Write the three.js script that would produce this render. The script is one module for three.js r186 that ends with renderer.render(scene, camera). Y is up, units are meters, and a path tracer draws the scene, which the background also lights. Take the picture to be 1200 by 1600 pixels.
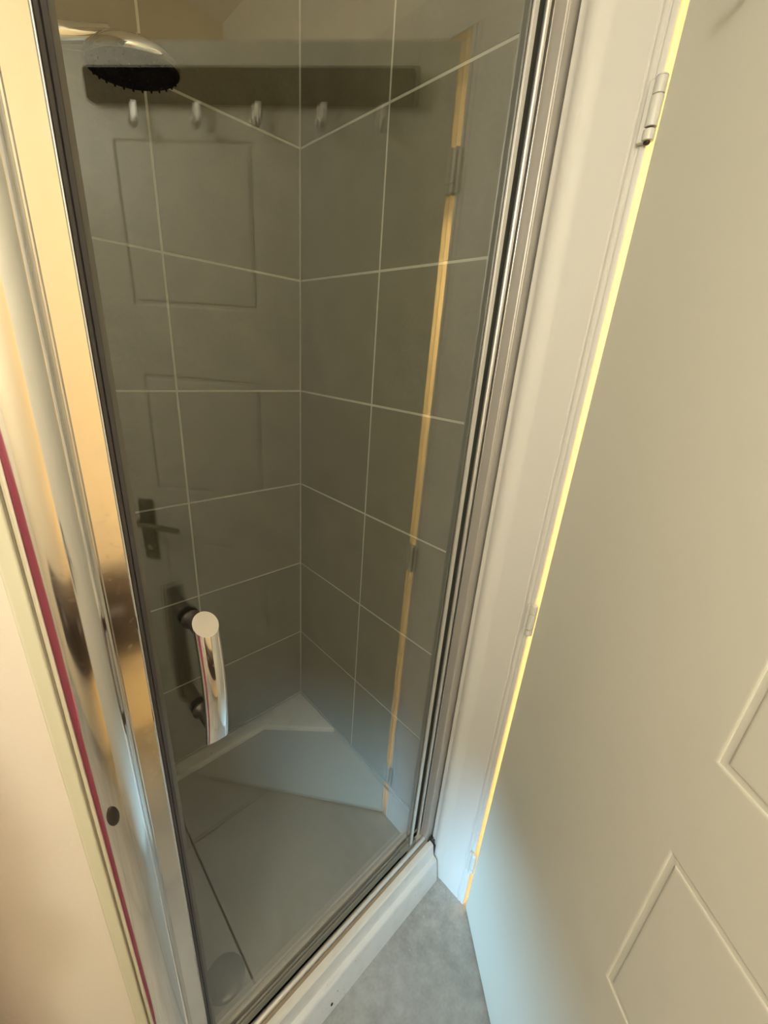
import * as THREE from 'three';
import { RoundedBoxGeometry } from 'three/addons/geometries/RoundedBoxGeometry.js';
import { mergeGeometries } from 'three/addons/utils/BufferGeometryUtils.js';
import { ImprovedNoise } from 'three/addons/math/ImprovedNoise.js';
import { RectAreaLightUniformsLib } from 'three/addons/lights/RectAreaLightUniformsLib.js';

// World: x = 0 is the tiled right wall, z = 0 the tiled back wall of the shower, y = 0 the room floor; metres.
// ------------------------------------------------------------------ camera, light, exposure
const scene = new THREE.Scene();
scene.background = new THREE.Color().setRGB(0.25, 0.34, 0.45);
const camera = new THREE.PerspectiveCamera(2 * Math.atan(800 / 633.8) * 180 / Math.PI, 0.75, 0.02, 20);
{
  const right = new THREE.Vector3(0.72358309, 0.07232058, 0.68643808);
  const up = new THREE.Vector3(0.19749, 0.93122805, -0.30628746);
  const back = new THREE.Vector3(-0.66138129, 0.35718909, 0.65953828);
  camera.position.set(-0.747, 1.504, 1.166);
  camera.quaternion.setFromRotationMatrix(new THREE.Matrix4().makeBasis(right, up, back));
}
const renderer = new THREE.WebGLRenderer({ antialias: true });
renderer.toneMapping = THREE.LinearToneMapping;
renderer.toneMappingExposure = 1.0;
renderer.shadowMap.enabled = true;
RectAreaLightUniformsLib.init();

const WARM = [1.0, 0.965, 0.83], COOL = [0.33, 0.66, 1.0], HALL = [1.0, 0.63, 0.22];
function areaLight(rgb, intensity, w, h, pos, target) {
  const l = new THREE.RectAreaLight(new THREE.Color().setRGB(...rgb), intensity, w, h);
  l.position.set(...pos); l.lookAt(...target); scene.add(l); return l;
}
const globe = new THREE.PointLight(new THREE.Color().setRGB(...WARM), 1.9, 0, 2);     // inside the glass globe of the bathroom lamp
globe.position.set(-1.45, 2.14, 1.52); globe.castShadow = true; globe.shadow.radius = 4.5; scene.add(globe);
areaLight(HALL, 135, 0.50, 0.50, [0.90, 2.335, 2.20], [0.90, 0, 2.20]);              // ceiling lamp of the hallway
const addedCoolLight = new THREE.DirectionalLight(new THREE.Color().setRGB(...COOL), 5.4);  // added cool light for the low door, through a made-up opening
addedCoolLight.position.set(-4.10, 1.15, 1.24); addedCoolLight.target.position.set(0, 0.15, 0.94);
addedCoolLight.castShadow = true; addedCoolLight.shadow.radius = 22; addedCoolLight.shadow.mapSize.set(2048, 2048);
Object.assign(addedCoolLight.shadow.camera, { left: -3, right: 3, top: 3, bottom: -3, near: 0.1, far: 10 });
scene.add(addedCoolLight, addedCoolLight.target);

// ------------------------------------------------------------------ helpers
let seed = 7;
const rnd = () => { seed = (seed * 16807) % 2147483647; return seed / 2147483647; };
const V = (x, y, z) => new THREE.Vector3(x, y, z);
const used = {};
function numbered(n) { const k = used[n] = (used[n] ?? -1) + 1; return k ? n + '_' + String(k).padStart(3, '0') : n; }
function mesh(name, geo, mat, parent) {
  const m = new THREE.Mesh(geo, mat); m.castShadow = m.receiveShadow = true;
  m.name = parent ? name : numbered(name); (parent || scene).add(m); return m;
}
function group(name, pos = [0, 0, 0], parent) {
  const g = new THREE.Group(); g.name = parent ? name : numbered(name); g.position.set(...pos); (parent || scene).add(g); return g;
}
function tag(o, label, category, grp) { o.userData = { label, category }; if (grp) o.userData.group = grp; return o; }
function structure(o, label) { o.userData = { kind: 'structure' }; if (label) o.userData.label = label; return o; }
// box from corner to corner
function bx(x0, x1, y0, y1, z0, z1, r = 0, seg = 2) {
  const w = Math.abs(x1 - x0), h = Math.abs(y1 - y0), d = Math.abs(z1 - z0);
  const g = r ? new RoundedBoxGeometry(w, h, d, seg, Math.min(r, w / 2.01, h / 2.01, d / 2.01)) : new THREE.BoxGeometry(w, h, d);
  g.translate((x0 + x1) / 2, (y0 + y1) / 2, (z0 + z1) / 2); return worldUV(g);
}
// uv in metres, by the dominant direction of each face
function worldUV(g) {
  if (g.index) g = g.toNonIndexed();
  const p = g.attributes.position, n = g.attributes.normal, uv = new Float32Array(p.count * 2);
  for (let i = 0; i < p.count; i++) {
    const t = i - i % 3; let ax = 0, ay = 0, az = 0;
    for (let k = 0; k < 3; k++) { ax += n.getX(t + k); ay += n.getY(t + k); az += n.getZ(t + k); }
    ax = Math.abs(ax); ay = Math.abs(ay); az = Math.abs(az);
    const [u, v] = ax > ay && ax > az ? [p.getZ(i), p.getY(i)] : ay > az ? [p.getX(i), p.getZ(i)] : [p.getX(i), p.getY(i)];
    uv[2 * i] = u; uv[2 * i + 1] = v;
  }
  g.setAttribute('uv', new THREE.BufferAttribute(uv, 2)); return g;
}
// profile [[a, b], ...] (a = across 1, b = across 2) swept along an axis
function sweepY(pts, y0, y1, smooth) { // pts are (x, z)
  const s = new THREE.Shape(pts.map(([x, z]) => new THREE.Vector2(x, -z)));
  const g = new THREE.ExtrudeGeometry(s, { depth: y1 - y0, bevelEnabled: false, curveSegments: 12 });
  g.rotateX(-Math.PI / 2); g.translate(0, y0, 0);
  return worldUV(smooth ? smoothed(g, smooth) : g);
}
function sweepX(pts, x0, x1, smooth) { // pts are (z, y)
  const s = new THREE.Shape(pts.map(([z, y]) => new THREE.Vector2(-z, y)));
  const g = new THREE.ExtrudeGeometry(s, { depth: x1 - x0, bevelEnabled: false });
  g.rotateY(Math.PI / 2); g.translate(x0, 0, 0);
  return worldUV(smooth ? smoothed(g, smooth) : g);
}
// normals averaged over neighbouring faces that meet below an angle (degrees)
function smoothed(g, deg) {
  g = g.index ? g.toNonIndexed() : g; g.computeVertexNormals();
  const p = g.attributes.position, n = g.attributes.normal, map = new Map(), c = Math.cos(deg * Math.PI / 180);
  const key = (i) => [p.getX(i), p.getY(i), p.getZ(i)].map((v) => Math.round(v * 2e5)).join();
  for (let i = 0; i < p.count; i++) { const k = key(i); if (!map.has(k)) map.set(k, []); map.get(k).push(i); }
  const out = new Float32Array(p.count * 3), a = V(), b = V();
  for (const list of map.values()) for (const i of list) {
    a.fromBufferAttribute(n, i); const s = V(0, 0, 0);
    for (const j of list) { b.fromBufferAttribute(n, j); if (a.dot(b) > c) s.add(b); }
    s.normalize(); out.set([s.x, s.y, s.z], 3 * i);
  }
  g.setAttribute('normal', new THREE.BufferAttribute(out, 3)); return g;
}
function merged(list) { return mergeGeometries(list.map((g) => { g = g.index ? g.toNonIndexed() : g; for (const k of Object.keys(g.attributes)) if (!['position', 'normal', 'uv'].includes(k)) g.deleteAttribute(k); return g; })); }

// ------------------------------------------------------------------ textures
const noise = new ImprovedNoise();
function fbm(x, y, z, oct) { let s = 0, a = 0.5, f = 1; for (let i = 0; i < oct; i++) { s += a * noise.noise(x * f, y * f, z + i * 7.3); a *= 0.5; f *= 2; } return s; }
function tex(size, fn, srgb, repeat) {
  const d = new Uint8Array(size * size * 4);
  for (let j = 0; j < size; j++) for (let i = 0; i < size; i++) {
    const c = fn(i / size, j / size), o = 4 * (j * size + i);
    d[o] = c[0]; d[o + 1] = c[1]; d[o + 2] = c[2]; d[o + 3] = 255;
  }
  const t = new THREE.DataTexture(d, size, size); t.wrapS = t.wrapT = THREE.RepeatWrapping;
  t.magFilter = THREE.LinearFilter; t.minFilter = THREE.LinearMipmapLinearFilter; t.generateMipmaps = true;
  if (srgb) t.colorSpace = THREE.SRGBColorSpace;
  t.repeat.set(repeat, repeat); t.needsUpdate = true; return t;
}
// periodic noise: blends four shifted copies
function pn(u, v, f, z, oct) {
  const a = fbm(u * f, v * f, z, oct), b = fbm((u - 1) * f, v * f, z, oct), c = fbm(u * f, (v - 1) * f, z, oct), d = fbm((u - 1) * f, (v - 1) * f, z, oct);
  return (a * (1 - u) + b * u) * (1 - v) + (c * (1 - u) + d * u) * v;
}
const cl = (v) => Math.max(0, Math.min(255, Math.round(v)));
const tileTex = tex(512, (u, v) => { const n = pn(u, v, 5, 1, 4) * 22 + pn(u, v, 60, 4, 2) * 14; return [cl(111 + n), cl(105 + n), cl(84 + n)]; }, true, 2);
const floorTex = tex(1024, (u, v) => {
  const n = pn(u, v, 4, 2, 4) * 36 + pn(u, v, 26, 5, 3) * 30 + pn(u, v, 110, 8, 2) * 18;
  const s = pn(u, v, 42, 3, 2) > 0.27 ? 14 : 0;
  return [cl(160 + n + s), cl(159 + n + s), cl(154 + n + s)];
}, true, 1.25);
const plasterBump = tex(512, (u, v) => { const n = 128 + pn(u, v, 14, 1, 3) * 90 + pn(u, v, 70, 2, 2) * 60; return [cl(n), cl(n), cl(n)]; }, false, 3);
const smudge = tex(512, (u, v) => { const n = 46 + Math.max(0, pn(u, v, 6, 3, 4)) * 110 + Math.max(0, pn(u, v, 40, 6, 3) - 0.12) * 140; return [cl(n), cl(n), cl(n)]; }, false, 3);
const paintBump = tex(256, (u, v) => { const n = 128 + pn(u, v, 22, 4, 3) * 70; return [cl(n), cl(n), cl(n)]; }, false, 4);
const speck = tex(512, (u, v) => { const n = pn(u, v, 60, 2, 2), d = pn(u, v, 9, 5, 3); const k = (n > 0.33 ? -70 : 0) + Math.min(0, d) * 30; return [cl(230 + k), cl(229 + k * 1.05), cl(227 + k * 1.15)]; }, true, 2.5);

// ------------------------------------------------------------------ materials
const std = (o) => new THREE.MeshStandardMaterial(o);
const lin = (r, g, b) => new THREE.Color().setRGB(r, g, b);
const M = {
  tiles: [0.94, 1.0, 1.05].map((k) => std({ map: tileTex, color: lin(k, k, k), roughness: 0.42, bumpMap: plasterBump, bumpScale: 0.0002 })),
  grout: std({ color: lin(0.62, 0.60, 0.50), roughness: 0.9 }),
  plaster: std({ color: lin(0.85, 0.78, 0.69), roughness: 0.85, bumpMap: plasterBump, bumpScale: 0.0012 }),
  cream: std({ color: lin(0.82, 0.79, 0.70), roughness: 0.85 }),
  yellow: std({ color: lin(0.92, 0.83, 0.63), roughness: 0.85 }),
  ceiling: std({ color: lin(0.88, 0.87, 0.84), roughness: 0.9 }),
  filler: std({ color: lin(0.70, 0.68, 0.52), roughness: 0.6, bumpMap: paintBump, bumpScale: 0.0006 }),
  floor: [0.95, 1.0, 1.04].map((k) => std({ map: floorTex, color: lin(k, k, k), roughness: 0.38, bumpMap: plasterBump, bumpScale: 0.0004 })),
  floorGrout: std({ color: lin(0.05, 0.047, 0.042), roughness: 0.9 }),
  door: std({ color: lin(0.70, 0.69, 0.60), roughness: 0.38, bumpMap: paintBump, bumpScale: 0.0002 }),
  trim: std({ color: lin(0.68, 0.665, 0.625), roughness: 0.42, bumpMap: paintBump, bumpScale: 0.0005 }),
  hinge: std({ color: lin(0.66, 0.65, 0.60), roughness: 0.25 }),
  dark: std({ color: lin(0.012, 0.011, 0.010), roughness: 0.6 }),
  web: std({ color: lin(0.09, 0.095, 0.08), roughness: 0.6 }),
  chrome: std({ color: lin(0.86, 0.85, 0.83), metalness: 1, roughness: 0.07 }),
  chromeWorn: std({ color: lin(0.84, 0.82, 0.79), metalness: 1, roughness: 0.55, roughnessMap: smudge }),
  alu: std({ color: lin(0.74, 0.73, 0.72), metalness: 0.85, roughness: 0.45 }),
  aluDull: std({ color: lin(0.50, 0.475, 0.45), metalness: 0.45, roughness: 0.40 }),
  drain: std({ color: lin(0.22, 0.22, 0.21), metalness: 0.7, roughness: 0.30 }),
  glass: new THREE.MeshPhysicalMaterial({ color: lin(0.95, 0.96, 0.94), transmission: 1, thickness: 0, roughness: 0, ior: 1.66, metalness: 0 }),
  seal: std({ color: lin(0.080, 0.074, 0.082), roughness: 0.45 }),
  sealPale: std({ color: lin(0.20, 0.195, 0.165), roughness: 0.45 }),
  tray: std({ map: speck, color: lin(0.93, 0.93, 0.93), roughness: 0.3 }),
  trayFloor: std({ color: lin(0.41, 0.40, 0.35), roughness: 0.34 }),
  grime: std({ color: lin(0.17, 0.125, 0.075), roughness: 0.8 }),
  silicone: std({ color: lin(0.30, 0.235, 0.165), roughness: 0.55, bumpMap: plasterBump, bumpScale: 0.001 }),
  rubberAndGapShade: new THREE.MeshPhysicalMaterial({ color: lin(0.004, 0.004, 0.004), roughness: 0.9, specularIntensity: 0 }),
  nozzle: new THREE.MeshPhysicalMaterial({ color: lin(0.006, 0.006, 0.006), roughness: 0.9, specularIntensity: 0 }),
  rack: new THREE.MeshPhysicalMaterial({ color: lin(0.014, 0.010, 0.008), roughness: 0.8, specularIntensity: 0.15 }),
  hookWhite: std({ color: lin(0.92, 0.91, 0.88), metalness: 0.6, roughness: 0.4 }),
  bronze: std({ color: lin(0.10, 0.085, 0.065), metalness: 0.8, roughness: 0.35 }),
  pink: std({ color: lin(0.52, 0.12, 0.20), roughness: 0.95 }),
  walnut: std({ color: lin(0.05, 0.032, 0.022), roughness: 0.45 }),
  ceramic: std({ color: lin(0.82, 0.81, 0.78), roughness: 0.15 }),
  lampGlow: std({ color: 0xffffff, emissive: lin(...WARM), emissiveIntensity: 6, roughness: 0.5 }),
  hallGlow: std({ color: 0xffffff, emissive: lin(...HALL), emissiveIntensity: 6, roughness: 0.5 }),
  standoff: std({ color: lin(0.05, 0.042, 0.034), metalness: 0.6, roughness: 0.45 }),  // dark mirrored surroundings of the chrome standoffs, put into their colour
  mouldAndShade: std({ color: lin(0.03, 0.026, 0.022), roughness: 0.9 }),  // black for mould, the chip and the painted shade of gaps
};

// ------------------------------------------------------------------ room shell
const CEIL = 2.40, ROW = 0.3125, RIM = 0.1305, ROOM_L = -2.05, ROOM_B = 1.86;
const rows = [0.0]; for (let k = 0; k < 8; k++) rows.push(RIM + 0.0003 + ROW * k); rows.push(CEIL);
const G = 0.0027;                                              // half a grout joint
function tileWall(parent, bounds, put, depthMat = M.tiles) {
  // bounds: list of [a0, a1] along the wall; put(a0, a1, y0, y1) gives a tile's geometry
  for (let r = 1; r < rows.length - 1; r++) for (const [a0, a1] of bounds) {
    const m = mesh('tile', put(a0 + G, a1 - G, rows[r] + G, rows[r + 1] - (r === rows.length - 2 ? 0 : G)), depthMat[Math.floor(rnd() * 3)], parent);
    m.name = 'tile';
  }
}
const wb = structure(group('wall_back'), 'grey tiled back wall of the shower');
mesh('masonry', bx(-2.15, 0.108, 0, CEIL, -0.12, -0.010), M.plaster, wb);
mesh('grout', bx(-0.77, 0, RIM, CEIL, -0.0099, -0.0012), M.grout, wb);
tileWall(wb, [[-0.375, 0.0], [-0.770, -0.375]], (a0, a1, y0, y1) => bx(a0, a1, y0, y1, -0.009, 0, 0.0009, 1));

const wr = structure(group('wall_right'), 'right wall, tiled inside the shower and broken by the doorway');
mesh('masonry', bx(0.010, 0.108, 0, CEIL, -0.010, 0.884), M.cream, wr);
mesh('lintel', bx(0.010, 0.108, 2.045, CEIL, 0.884, 1.720), M.cream, wr);
mesh('masonry', bx(0.010, 0.108, 0, CEIL, 1.720, ROOM_B), M.cream, wr);
mesh('plaster_face', bx(-0.002, 0.010, 2.11, CEIL, 0.75, 1.79), M.cream, wr);
mesh('plaster_face', bx(-0.002, 0.010, 0, CEIL, 1.79, ROOM_B), M.cream, wr);
mesh('grout', bx(0.0012, 0.0099, RIM, CEIL, -0.0012, 0.745), M.grout, wr);
tileWall(wr, [[0.0, 0.3423], [0.3423, 0.742]], (a0, a1, y0, y1) => bx(0, 0.009, y0, y1, a0, a1, 0.0009, 1));

const wl = structure(group('wall_left'), 'plastered stub wall to the left of the shower, tiled on its shower side');
mesh('masonry', bx(ROOM_L - 0.1, -0.780, 0, CEIL, -0.010, 0.745), M.plaster, wl);
mesh('grout', bx(-0.7799, -0.7712, RIM, CEIL, 0.0, 0.735), M.grout, wl);
tileWall(wl, [[0.0, 0.36], [0.36, 0.735]], (a0, a1, y0, y1) => bx(-0.779, -0.770, y0, y1, a0, a1, 0.0009, 1));

structure(mesh('wall_rear', bx(ROOM_L - 0.1, 0.108, 0, CEIL, ROOM_B, ROOM_B + 0.1), M.yellow));
const wf = structure(group('wall_far_left'));
const WY0 = 0.32, WY1 = 0.92, WZ0 = 0.82, WZ1 = 1.36;
mesh('masonry', bx(ROOM_L - 0.1, ROOM_L, 0, WY0, 0.745, ROOM_B), M.cream, wf);
mesh('masonry', bx(ROOM_L - 0.1, ROOM_L, WY1, CEIL, 0.745, ROOM_B), M.cream, wf);
mesh('masonry', bx(ROOM_L - 0.1, ROOM_L, WY0, WY1, 0.745, WZ0), M.cream, wf);
mesh('masonry', bx(ROOM_L - 0.1, ROOM_L, WY0, WY1, WZ1, ROOM_B), M.cream, wf);
const win = structure(group('added_window_1'));  // made-up window, added to let the cool light in
mesh('added_window_frame', merged([bx(ROOM_L - 0.07, ROOM_L + 0.01, WY0, WY1, WZ0, WZ0 + 0.03), bx(ROOM_L - 0.07, ROOM_L + 0.01, WY0, WY1, WZ1 - 0.03, WZ1), bx(ROOM_L - 0.07, ROOM_L + 0.01, WY0, WY0 + 0.03, WZ0 + 0.03, WZ1 - 0.03), bx(ROOM_L - 0.07, ROOM_L + 0.01, WY1 - 0.03, WY1, WZ0 + 0.03, WZ1 - 0.03)]), M.trim, win);
mesh('added_window_pane', bx(ROOM_L - 0.040, ROOM_L - 0.036, WY0 + 0.03, WY1 - 0.03, WZ0 + 0.03, WZ1 - 0.03), M.glass, win);
structure(mesh('ceiling', bx(ROOM_L - 0.1, 1.6, CEIL, CEIL + 0.1, -0.12, 3.0), M.ceiling));

// hallway behind the door, only seen as the bright slit beside the hinges
const hall = structure(group('wall_hall'));
mesh('masonry', bx(1.5, 1.6, 0, CEIL, -0.12, 3.0), M.cream, hall);
mesh('masonry', bx(0.108, 1.5, 0, CEIL, 0.4, 0.5), M.cream, hall);
mesh('masonry', bx(0.108, 1.5, 0, CEIL, 2.9, 3.0), M.cream, hall);
mesh('masonry', bx(0.008, 0.108, 0, CEIL, ROOM_B + 0.1, 3.0), M.cream, hall);

// floor: large grey tiles with dark joints
const fl = structure(group('floor'), 'floor of large grey stone-look tiles');
mesh('screed', bx(ROOM_L - 0.1, 1.6, -0.10, -0.0015, -0.12, 3.0), M.floorGrout, fl);
{
  const xs = [ROOM_L, -1.74, -1.14, -0.54, 0.06, 0.66, 1.26, 1.5], zs = [0.63, 1.23, 1.83, 2.43, 2.9];
  for (let i = 0; i < xs.length - 1; i++) for (let j = 0; j < zs.length - 1; j++) {
    mesh('tile', bx(xs[i] + 0.0028, xs[i + 1] - 0.0028, -0.010, 0, zs[j] + 0.0028, zs[j + 1] - 0.0028, 0.001, 1), M.floor[(i * 2 + j) % 3], fl);
  }
}

// ------------------------------------------------------------------ shower tray
const tray = tag(group('shower_tray', [0, 0, 0]), 'white shower tray with a raised rim along the floor under the glass', 'shower tray');
{
  const s = new THREE.Shape([[-0.7695, 0.0005], [-0.0005, 0.0005], [-0.0005, 0.2450], [-0.205, 0.060], [-0.735, 0.060], [-0.735, 0.680], [-0.0005, 0.680], [-0.0005, 0.742], [-0.7695, 0.742]].map(([x, z]) => new THREE.Vector2(x, -z)));
  const g = new THREE.ExtrudeGeometry(s, { depth: 0.106, bevelEnabled: true, bevelThickness: 0.012, bevelSize: 0.010, bevelOffset: -0.010, bevelSegments: 3 });
  g.rotateX(-Math.PI / 2); g.translate(0, 0.0125, 0);
  mesh('rim', worldUV(smoothed(g, 50)), M.tray, tray);
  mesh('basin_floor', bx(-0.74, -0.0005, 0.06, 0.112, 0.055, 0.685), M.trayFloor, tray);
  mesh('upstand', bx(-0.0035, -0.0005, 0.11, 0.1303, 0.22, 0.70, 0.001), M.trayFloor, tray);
  mesh('front_apron', sweepX([[0.7425, 0.0], [0.7425, 0.1300], [0.757, 0.1305], [0.7615, 0.1292], [0.7650, 0.1255], [0.7705, 0.092], [0.7725, 0.0885], [0.7815, 0.0835], [0.7845, 0.0800], [0.7860, 0.0755], [0.7975, 0.0]], -0.7695, -0.0205, 30), M.tray, tray);
  const lumps = [];
  for (const [x, y, z, r] of [[-0.0075, 0.1315, 0.7505, 0.0036], [-0.0085, 0.1290, 0.7580, 0.0030], [-0.0070, 0.1330, 0.7465, 0.0026], [-0.0095, 0.1235, 0.7625, 0.0020], [-0.0100, 0.1000, 0.7800, 0.0028], [-0.0105, 0.0920, 0.7795, 0.0022], [-0.0150, 0.1310, 0.7490, 0.0030]]) { const g3 = new THREE.IcosahedronGeometry(r, 1); g3.scale(0.6, 1, 1.2); g3.translate(x, y, z); lumps.push(g3); }
  mesh('corner_mould', merged([...lumps, bx(-0.0760, -0.0310, 0.1304, 0.1338, 0.7060, 0.7130, 0.001), bx(-0.0300, -0.0020, 0.1304, 0.1330, 0.7452, 0.7500, 0.001)]), M.mouldAndShade, tray).userData = { label: 'black mould in the corner by the door frame' };
  mesh('end_gap_shade', bx(-0.0203, -0.0160, 0.004, 0.126, 0.744, 0.7700), M.mouldAndShade, tray);  // dark filling that paints the shade between tray end and frame
  const chip = new THREE.SphereGeometry(0.0035, 12, 8); chip.scale(1, 1.3, 0.4); chip.rotateX(-0.15); chip.translate(-0.422, 0.024, 0.7942); mesh('chip', chip, M.mouldAndShade, tray).userData = { label: 'small dark chip in the front' };
  const drain = mesh('drain_cover', (() => {
    const g2 = new THREE.LatheGeometry([[0, 0.012], [0.018, 0.0115], [0.032, 0.0092], [0.041, 0.0055], [0.0445, 0.0015], [0.045, 0]].map(([a, b]) => new THREE.Vector2(a, b)), 40);
    g2.translate(-0.603, 0.112, 0.614); return g2;
  })(), M.drain, tray); drain.userData = { label: 'round domed metal drain cover' };
}

// dirty silicone bead between rail and tray rim
tag(mesh('sealant_bead', sweepX([[0.7413, 0.130], [0.7416, 0.1335], [0.7435, 0.1338], [0.7465, 0.1325], [0.7485, 0.1302]], -0.66, -0.031, 60), M.silicone), 'brownish dirty sealant bead running along the tray rim beside the rail', 'sealant');

// ------------------------------------------------------------------ glass shower door
const ZG = 0.7188, TOP = 2.10;
const sd = tag(group('shower_screen'), 'clear glass shower door in front of the grey tiles, with a chrome handle', 'shower door');
sd.userData.kind = 'thing';
mesh('glass_pane', new THREE.BoxGeometry(0.577, TOP - 0.156, 0.006).translate(-0.3715, (TOP + 0.156) / 2, ZG), M.glass, sd).userData = { label: 'clear glass pane' };
{
  // dark magnetic seal on the left edge: three ribs
  const y0 = 0.150;
  mesh('edge_seal', merged([
    sweepY([[-0.6735, 0.704], [-0.6695, 0.704], [-0.6690, 0.7325], [-0.6700, 0.7345], [-0.6725, 0.7345], [-0.6735, 0.7325]], y0, TOP, 30),
    sweepY([[-0.6685, 0.708], [-0.6640, 0.708], [-0.6630, 0.7275], [-0.6640, 0.7290], [-0.6675, 0.7300], [-0.6685, 0.7285]], y0, TOP, 30),
  ]), M.seal, sd).userData = { label: 'dark grey plastic seal' };
  mesh('edge_lip', sweepY([[-0.6625, 0.7125], [-0.6585, 0.7135], [-0.6585, 0.7148], [-0.6580, 0.7230], [-0.6625, 0.7245]], y0, TOP), std({ color: lin(0.14, 0.13, 0.11), roughness: 0.35 }), sd);
  // pale drip seal along the bottom edge
  mesh('bottom_seal', sweepX([[0.7115, 0.1415], [0.7130, 0.1640], [0.7155, 0.1660], [0.7155, 0.1570], [0.7222, 0.1570], [0.7222, 0.1660], [0.7245, 0.1640], [0.7255, 0.1415], [0.7200, 0.1365]], -0.656, -0.092, 40), M.sealPale, sd);
  mesh('end_cap', merged([bx(-0.130, -0.092, 0.140, 0.170, 0.7095, 0.7275, 0.004), bx(-0.100, -0.060, 0.134, 0.152, 0.7100, 0.7280, 0.003)]), M.sealPale, sd);
  mesh('rail_gap_shade', bx(-0.656, -0.080, 0.1332, 0.1400, 0.7235, 0.7270), M.rubberAndGapShade, sd);  // black strip painting the shadowed gap between bottom seal and rail
  // bright strip gripping the right edge of the pane
  mesh('pivot_strip', bx(-0.0885, -0.0770, 0.150, TOP, 0.7222, 0.7262, 0.0008, 2), M.alu, sd);
}
// handle: bowed round bar with flat cut ends on two standoffs
{
  const h = group('handle', [-0.617, 0, ZG + 0.003], sd); h.userData = { label: 'chrome bow handle' };
  const yT = 1.2125, yB = 1.0375, N = 28, K = 36, pos = [], idx = [];
  for (let i = 0; i <= N; i++) {
    const t = i / N, y = yT + (yB - yT) * t, zc = 0.0450 + 0.0130 * Math.sin(Math.PI * (0.10 + 0.80 * t));
    const rx = 0.0135, rz = 0.0135 - 0.0040 * t;
    for (let k = 0; k < K; k++) { const a = 2 * Math.PI * k / K; pos.push(rx * Math.sin(a), y + 0.0085 * Math.cos(a) * (t < 0.5 ? -1 : 1) * Math.abs(1 - 2 * t), zc + rz * Math.cos(a)); }
  }
  for (let i = 0; i < N; i++) for (let k = 0; k < K; k++) { const a = i * K + k, b = i * K + (k + 1) % K, c = a + K, d = b + K; idx.push(a, c, b, b, c, d); }
  const g = new THREE.BufferGeometry(); g.setAttribute('position', new THREE.Float32BufferAttribute(pos, 3)); g.setIndex(idx); g.computeVertexNormals();
  mesh('grip', g, M.chrome, h);
  for (const e of [0, N]) {
    const cp = [], ci = []; let cy = 0, cz = 0;
    for (let k = 0; k < K; k++) { const o = 3 * (e * K + k); cp.push(pos[o], pos[o + 1], pos[o + 2]); cy += pos[o + 1] / K; cz += pos[o + 2] / K; }
    cp.push(0, cy, cz); for (let k = 0; k < K; k++) e ? ci.push(K, (k + 1) % K, k) : ci.push(K, k, (k + 1) % K);
    const c = new THREE.BufferGeometry(); c.setAttribute('position', new THREE.Float32BufferAttribute(cp, 3)); c.setIndex(ci); c.computeVertexNormals();
    mesh('end_face', c, M.chrome, h);
  }
  for (const [y, z1] of [[1.192, 0.040], [1.048, 0.046]]) {
    const so = new THREE.LatheGeometry([[0, 0], [0.0115, 0], [0.0120, 0.001], [0.0120, 0.004], [0.0085, 0.0065], [0.0078, 0.012], [0.0078, z1]].map(([a, b]) => new THREE.Vector2(a, b)), 32);
    so.rotateX(Math.PI / 2); so.translate(0, y, 0); mesh('standoff', so, M.standoff, h);
    const inner = new THREE.LatheGeometry([[0, 0.0075], [0.009, 0.007], [0.0120, 0.004], [0.0120, 0]].map(([a, b]) => new THREE.Vector2(a, b)), 32);
    inner.rotateX(-Math.PI / 2); inner.translate(0, y, -0.0062); mesh('fixing_cap', inner, M.standoff, h);
  }
}

// ------------------------------------------------------------------ chrome uprights and rail
const post = tag(group('chrome_upright'), 'wide polished chrome upright with a rounded nose at the left of the shower glass', 'door frame');
{
  const pts = [[-0.6775, 0.700], [-0.6775, 0.7535], [-0.6785, 0.7545], [-0.6985, 0.7545], [-0.6995, 0.7535], [-0.7000, 0.7530], [-0.7005, 0.7535]];
  for (let i = 0; i <= 22; i++) { const a = Math.PI * i / 22; pts.push([-0.7255 + 0.0248 * Math.cos(a), 0.7535 + 0.0190 * Math.sin(a)]); }
  pts.push([-0.7503, 0.700]);
  mesh('profile', sweepY(pts, RIM + 0.0002, TOP, 35), M.chromeWorn, post);
  mesh('edge_strip', bx(-0.6776, -0.6764, RIM + 0.0002, TOP, 0.742, 0.7535, 0.0008), M.alu, post);
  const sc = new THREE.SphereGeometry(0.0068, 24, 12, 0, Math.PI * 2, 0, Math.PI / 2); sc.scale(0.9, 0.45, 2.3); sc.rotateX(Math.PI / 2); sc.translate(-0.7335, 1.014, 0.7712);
  mesh('dark_oval', sc, M.standoff, post).userData = { label: 'small dark oval on the rounded nose' };  // flattened dark oval set on the rounded nose
}
const ch = tag(group('chrome_channel'), 'ribbed chrome channel between the shower glass and the white door frame', 'door frame');
{
  const y0 = RIM + 0.0002;
  mesh('channel', sweepY([[-0.0005, 0.690], [-0.0120, 0.690], [-0.0120, 0.7205], [-0.0300, 0.7205], [-0.0300, 0.7402], [-0.0292, 0.7420], [-0.0276, 0.7428], [-0.0252, 0.7418], [-0.0242, 0.7430], [-0.0010, 0.7445], [-0.0005, 0.7440]], y0, TOP, 8), M.aluDull, ch);
  mesh('corner_bead', bx(-0.0312, -0.0290, y0, TOP, 0.7192, 0.7214, 0.001), M.chrome, ch);
  mesh('web', bx(-0.064, -0.0121, y0, TOP, 0.690, 0.7010), M.web, ch);
  const rod = new THREE.CylinderGeometry(0.0046, 0.0046, TOP - 0.15, 24); rod.translate(-0.0440, (TOP + 0.15) / 2, 0.7185);
  mesh('pivot_rod', rod, M.alu, ch);
  mesh('gap_shade', bx(-0.0010, 0.0098, y0, TOP, 0.7450, 0.7480), M.mouldAndShade, ch);  // solid dark strip put in for the shade of this gap
}
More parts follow.
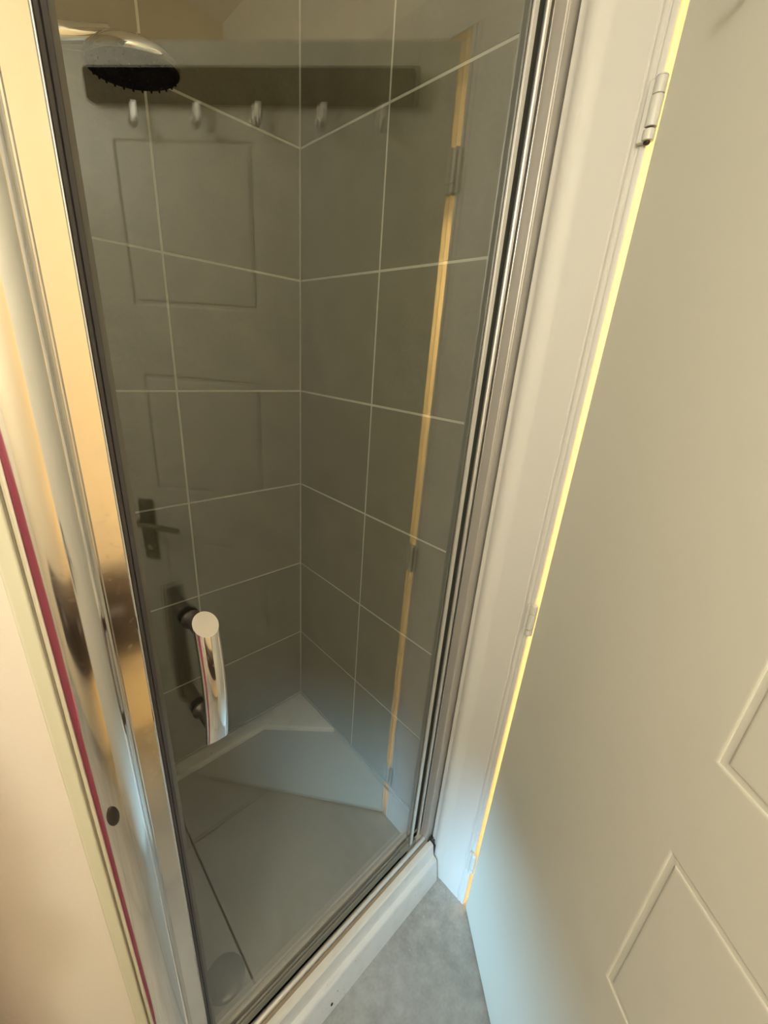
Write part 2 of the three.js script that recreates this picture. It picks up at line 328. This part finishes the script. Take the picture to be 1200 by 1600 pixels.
tag(mesh('threshold_rail', sweepX([[0.7275, 0.1306], [0.7275, 0.1360], [0.7290, 0.1382], [0.7330, 0.1392], [0.7375, 0.1382], [0.7405, 0.1350], [0.7412, 0.1306]], -0.6740, -0.0310, 50), M.alu), 'narrow bright metal rail along the tray under the glass', 'rail');

// painted filler strip between chrome upright and plaster
structure(mesh('trim_2', bx(-0.7645, -0.7520, 0, CEIL, 0.735, 0.7530, 0.0025), M.filler), 'pale green painted strip between plaster and chrome');
structure(mesh('trim_3', bx(-0.7800, -0.7505, 0, CEIL, 0.7, 0.7460), M.plaster));

// ------------------------------------------------------------------ door frame and door
const HP = [-0.0138, 0.8895];
const frame = structure(group('trim_1'), 'white moulded door frame beside the shower');
{
  const prof = [[0.0098, 0.7478], [-0.0040, 0.7478], [-0.0062, 0.7488], [-0.0072, 0.7520]];
  for (let i = 0; i <= 16; i++) { const t = i / 16; prof.push([-0.0078 - 0.0075 * Math.pow(Math.sin(Math.PI * Math.pow(t, 0.7)), 1.6) - 0.0022 * t, 0.7590 + 0.0480 * t]); }
  prof.push([-0.0100, 0.8640], [-0.0086, 0.8652], [-0.0086, 0.8672], [-0.0100, 0.8690], [-0.0104, 0.8720], [-0.0100, 0.8750], [-0.0086, 0.8764], [-0.0086, 0.8782], [-0.0098, 0.8796], [-0.0100, 0.8862], [-0.0094, 0.8874], [-0.0080, 0.8878], [0.0098, 0.8878]);
  mesh('post', sweepY(prof, 0, 2.045, 35), M.trim, frame);
  mesh('jamb', bx(0.0099, 0.108, 0, 2.045, 0.8838, 0.8878), M.trim, frame);
  mesh('head', bx(-0.010, 0.0098, 2.045, 2.12, 0.747, 1.80, 0.003), M.trim, frame);
  mesh('post', bx(-0.010, 0.0098, 0, 2.045, 1.721, 1.80, 0.003), M.trim, frame);
}
const ANG = 38.6 * Math.PI / 180;
const door = structure(group('door_1', [HP[0], 0, HP[1]]), 'white painted door with pressed square panels, standing ajar on three hinges');
// local frame of the leaf: +x runs along the leaf from the hinges, +z points into the bathroom
{
  const dir = V(-Math.sin(ANG), 0, Math.cos(ANG)), nrm = V(-Math.cos(ANG), 0, -Math.sin(ANG));
  door.quaternion.setFromRotationMatrix(new THREE.Matrix4().makeBasis(dir, V(0, 1, 0), nrm));
  const U0 = 0.0051, U1 = 0.815, Y0 = 0.008, Y1 = 2.032, F = -0.0072;   // F: the face lies this far behind the hinge pins
  const squares = [[1.577, 1.880], [1.128, 1.421], [0.690, 0.976], [0.252, 0.536]].map(([a, b]) => [0.4000, 0.7020, a, b]);
  mesh('leaf', bx(U0, U1, Y0, Y1, F - 0.040, F - 0.0025), M.door, door);
  const rect = (x0, x1, y0, y1) => [[x0, y0], [x1, y0], [x1, y1], [x0, y1]].map(([x, y]) => new THREE.Vector2(x, y));
  const s = new THREE.Shape(rect(U0, U1, Y0, Y1));
  for (const q of squares) s.holes.push(new THREE.Path(rect(...q).reverse()));
  const skin = new THREE.ExtrudeGeometry(s, { depth: 0.0008, bevelEnabled: true, bevelThickness: 0.0016, bevelSize: 0.0034, bevelOffset: -0.0034, bevelSegments: 3 });
  skin.translate(0, 0, F - 0.0024); mesh('face', worldUV(skin), M.door, door);
  for (const [x0, x1, y0, y1] of squares) {
    const i = 0.0085, p = new THREE.ExtrudeGeometry(new THREE.Shape(rect(x0 + i, x1 - i, y0 + i, y1 - i)), { depth: 0.0006, bevelEnabled: true, bevelThickness: 0.0014, bevelSize: 0.0044, bevelOffset: -0.0044, bevelSegments: 3 });
    p.translate(0, 0, F - 0.0022); mesh('panel', worldUV(p), M.door, door);
  }
  // lever handle on a long dark plate
  const hd = group('door_handle', [0.748, 0, F], door); hd.userData = { label: 'dark lever handle on a long plate' };
  mesh('plate', bx(-0.021, 0.021, 0.905, 1.090, 0, 0.006, 0.003), M.bronze, hd);
  const neck = new THREE.CylinderGeometry(0.010, 0.012, 0.040, 20); neck.rotateX(Math.PI / 2); neck.translate(0, 1.030, 0.024); 
  const lev = new THREE.TubeGeometry(new THREE.CatmullRomCurve3([V(0.002, 1.030, 0.044), V(-0.03, 1.030, 0.046), V(-0.07, 1.027, 0.045), V(-0.110, 1.022, 0.040)]), 24, 0.0075, 14);
  const tip = new THREE.SphereGeometry(0.0078, 14, 10); tip.translate(-0.110, 1.022, 0.040);
  mesh('lever', merged([neck, lev, tip]), M.bronze, hd);
  const key = new THREE.CylinderGeometry(0.008, 0.008, 0.004, 18); key.rotateX(Math.PI / 2); key.translate(0, 0.945, 0.007); mesh('lock_button', key, M.chrome, hd);
  // hinges: three knuckles on a pin and a plate on the frame
  const back = door.quaternion.clone().invert();
  for (const [y0, y1] of [[1.803, 1.876], [0.978, 1.053], [0.168, 0.244]]) {
    const hg = group('hinge', [0, y0, 0], door); hg.quaternion.copy(back); const h = y1 - y0, r = 0.0080;
    const kn = (a, b, rr = r) => { const g = new THREE.LatheGeometry([[0, a], [rr - 0.0008, a], [rr, a + 0.0008], [rr, b - 0.0008], [rr - 0.0008, b], [0, b]].map(([p, q]) => new THREE.Vector2(p, q)), 24); return g; };
    mesh('knuckle', kn(h * 0.72, h - 0.002), M.hinge, hg);
    mesh('knuckle', kn(h * 0.245, h * 0.712, r * 1.03), M.hinge, hg);
    mesh('knuckle', kn(0.003, h * 0.215), M.hinge, hg);
    mesh('pin', kn(0, h, 0.0042), M.dark, hg);
    const tipg = new THREE.SphereGeometry(r * 0.95, 18, 8, 0, Math.PI * 2, 0, Math.PI / 2); tipg.scale(1, 0.5, 1); tipg.translate(0, h - 0.002, 0); mesh('cap', tipg, M.hinge, hg);
    mesh('frame_plate', bx(-0.0045, 0.0034, 0.002, h - 0.003, -0.0130, -0.004, 0.0012), M.hinge, hg);
  }
}

// black coat rack with white hooks, hung on the inner face of the door (seen as a reflection in the glass)
{
  const rack = tag(group('coat_rack', [HP[0], 0, HP[1]]), 'dark coat rack with five pale hooks, high on the door', 'coat rack');
  rack.quaternion.copy(door.quaternion);
  mesh('board', bx(0.080, 0.735, 1.935, 1.986, -0.0064, 0.0128, 0.003), M.rack, rack);
  for (const u of [0.140, 0.254, 0.382, 0.503, 0.636]) {
    const plate = bx(u - 0.0065, u + 0.0065, 1.900, 1.9345, 0.0090, 0.0122, 0.001);
    const c = new THREE.CatmullRomCurve3([V(u, 1.908, 0.0105), V(u, 1.898, 0.013), V(u, 1.892, 0.020), V(u, 1.895, 0.028), V(u, 1.903, 0.031)]);
    mesh('hook', merged([plate, new THREE.TubeGeometry(c, 16, 0.0045, 10)]), M.hookWhite, rack);
  }
}

// ------------------------------------------------------------------ shower head on the left tiled wall
{
  const sh = tag(group('hand_shower', [-0.770, 1.80, 0.36]), 'round chrome shower head with a black face, reaching in from the left', 'shower head');
  // head: local disc about +y, then tilted
  const head = group('head', [0.2665, 0.0620, 0], sh); head.rotation.z = 0.14;
  const R = 0.0620;
  mesh('shell', new THREE.LatheGeometry([[R - 0.003, -0.010], [R, -0.008], [R, -0.004], [R - 0.004, 0.002], [0.050, 0.010], [0.030, 0.0165], [0.012, 0.0195], [0, 0.020]].map(([a, b]) => new THREE.Vector2(a, b)), 56), M.chrome, head);
  mesh('spray_plate', new THREE.LatheGeometry([[0, -0.0120], [R - 0.012, -0.0120], [R - 0.004, -0.0108], [R - 0.003, -0.0095]].map(([a, b]) => new THREE.Vector2(a, b)), 56), M.rubberAndGapShade, head);
  const dots = [];
  for (const [r, n] of [[0.012, 6], [0.024, 12], [0.036, 18], [0.048, 24], [0.0555, 28]]) for (let k = 0; k < n; k++) {
    const d = new THREE.CylinderGeometry(0.0017, 0.0012, 0.0022, 6); d.translate(r * Math.cos(2 * Math.PI * k / n), -0.0129, r * Math.sin(2 * Math.PI * k / n)); dots.push(d);
  }
  const nz = mesh('nozzles', merged(dots), M.nozzle, head); nz.userData = { kind: 'stuff' };
  const arm = new THREE.CatmullRomCurve3([V(0.004, 0.020, 0), V(0.05, 0.024, 0), V(0.12, 0.036, 0), V(0.18, 0.052, 0), V(0.235, 0.068, 0)]);
  const tg = new THREE.TubeGeometry(arm, 40, 0.0135, 20);
  { // the arm widens into the head
    const p = tg.attributes.position; for (let i = 0; i < p.count; i++) { const x = p.getX(i); if (x > 0.15) { const k = 1 + 1.7 * Math.pow((x - 0.15) / 0.085, 2), c = arm.getPoint(Math.min(1, (x - 0.004) / 0.231)); p.setZ(i, c.z + (p.getZ(i) - c.z) * k); } }
    tg.computeVertexNormals();
  }
  mesh('arm', tg, M.chrome, sh);
  const fl2 = new THREE.LatheGeometry([[0, 0], [0.030, 0], [0.030, 0.004], [0.024, 0.010], [0.014, 0.012]].map(([a, b]) => new THREE.Vector2(a, b)), 32); fl2.rotateZ(-Math.PI / 2); fl2.translate(0.0005, 0.020, 0);
  mesh('wall_flange', fl2, M.chrome, sh);
}

// ------------------------------------------------------------------ things outside the frame that the chrome mirrors
{
  const v = tag(group('vanity_cabinet', [-0.90, 0.47, ROOM_B]), 'dark brown wall-hung cabinet on the rear wall', 'cabinet');
  mesh('carcass', bx(-0.50, 0.55, 0.03, 0.29, -0.17, -0.001, 0.004), M.walnut, v);
  for (const [a, b] of [[-0.495, 0.022], [0.028, 0.545]]) { const d = mesh('drawer', bx(a, b, 0.036, 0.284, -0.190, -0.1705, 0.003), M.walnut, v); mesh('drawer_handle', bx((a + b) / 2 - 0.06, (a + b) / 2 + 0.06, 0.225, 0.235, -0.202, -0.1905, 0.002), M.alu, d); }
  const t = tag(group('person_stand_in', [-1.02, 0.22, 0.746]), 'added pink cloth shape standing in for a person mirrored in the chrome', 'person_stand_in');  // added stand-in for a mirrored person; also keeps the cool light off the chrome
  const prof = [[0, 0.150, 0.100], [0.30, 0.145, 0.105], [0.70, 0.150, 0.125], [0.95, 0.165, 0.150], [1.12, 0.155, 0.140], [1.24, 0.115, 0.110], [1.32, 0.060, 0.080], [1.375, 0.018, 0.045]];
  const at = (y) => { let k = 0; while (k < prof.length - 2 && y > prof[k + 1][0]) k++; const [a, b] = [prof[k], prof[k + 1]], f = (y - a[0]) / (b[0] - a[0]), t = f * f * (3 - 2 * f); return [a[1] + (b[1] - a[1]) * t, a[2] + (b[2] - a[2]) * t]; };
  const NU = 60, NV = 48, pos = [], idx = [];
  for (let j = 0; j <= NV; j++) for (let i = 0; i <= NU; i++) {
    const y = 1.375 * j / NV, [w, d] = at(y), u = i / NU, a = Math.PI * u, fall = Math.max(0, 1 - y / 1.3);
    pos.push(-w * Math.cos(a), y, 0.006 + d * Math.pow(Math.sin(a), 0.6) * (0.86 + 0.14 * Math.sin(u * 34 + Math.sin(y * 3) * 1.2) * (0.35 + 0.65 * fall)));
  }
  for (let j = 0; j < NV; j++) for (let i = 0; i < NU; i++) { const a = j * (NU + 1) + i, b = a + 1, c = a + NU + 1, d = c + 1; idx.push(a, b, c, b, d, c); }
  const rg = new THREE.BufferGeometry(); rg.setAttribute('position', new THREE.Float32BufferAttribute(pos, 3)); rg.setIndex(idx); rg.computeVertexNormals();
  mesh('cloth', rg, M.pink, t);
  const belt = new THREE.TubeGeometry(new THREE.CatmullRomCurve3(Array.from({ length: 13 }, (_, i) => { const a = Math.PI * i / 12; return V(-0.152 * Math.cos(a), 0.80, 0.008 + 0.136 * Math.pow(Math.sin(a), 0.6)); })), 48, 0.010, 8);
  mesh('belt', belt, M.pink, t);
  const peg = new THREE.CylinderGeometry(0.010, 0.010, 0.09, 16); peg.rotateX(Math.PI / 2); peg.translate(0, 1.375, 0.045);
  mesh('peg', peg, M.chrome, t);
}
// lamps
function ceilingLamp(x, z, mat, label) {
  const l = tag(group('ceiling_lamp', [x, CEIL, z]), label, 'lamp');
  mesh('lamp_base', bx(-0.18, 0.18, -0.022, -0.0005, -0.18, 0.18, 0.004), M.trim, l);
  mesh('lamp_diffuser', bx(-0.16, 0.16, -0.055, -0.0222, -0.16, 0.16, 0.012), mat, l);
}
{
  const l = tag(group('pendant_lamp', [-1.45, CEIL, 1.52]), 'round opal globe lamp hanging on a short stem over the bathroom', 'lamp');
  mesh('ceiling_rose', new THREE.CylinderGeometry(0.05, 0.055, 0.02, 32).translate(0, -0.0105, 0), M.trim, l);
  mesh('stem', new THREE.CylinderGeometry(0.008, 0.008, 0.16, 16).translate(0, -0.10, 0), M.chrome, l);
  mesh('lamp_globe', new THREE.SphereGeometry(0.09, 40, 24).translate(0, -0.26, 0), M.lampGlow, l);
}
ceilingLamp(0.90, 2.20, M.hallGlow, 'square ceiling lamp with a yellow diffuser over the hallway behind the door');

renderer.render(scene, camera);
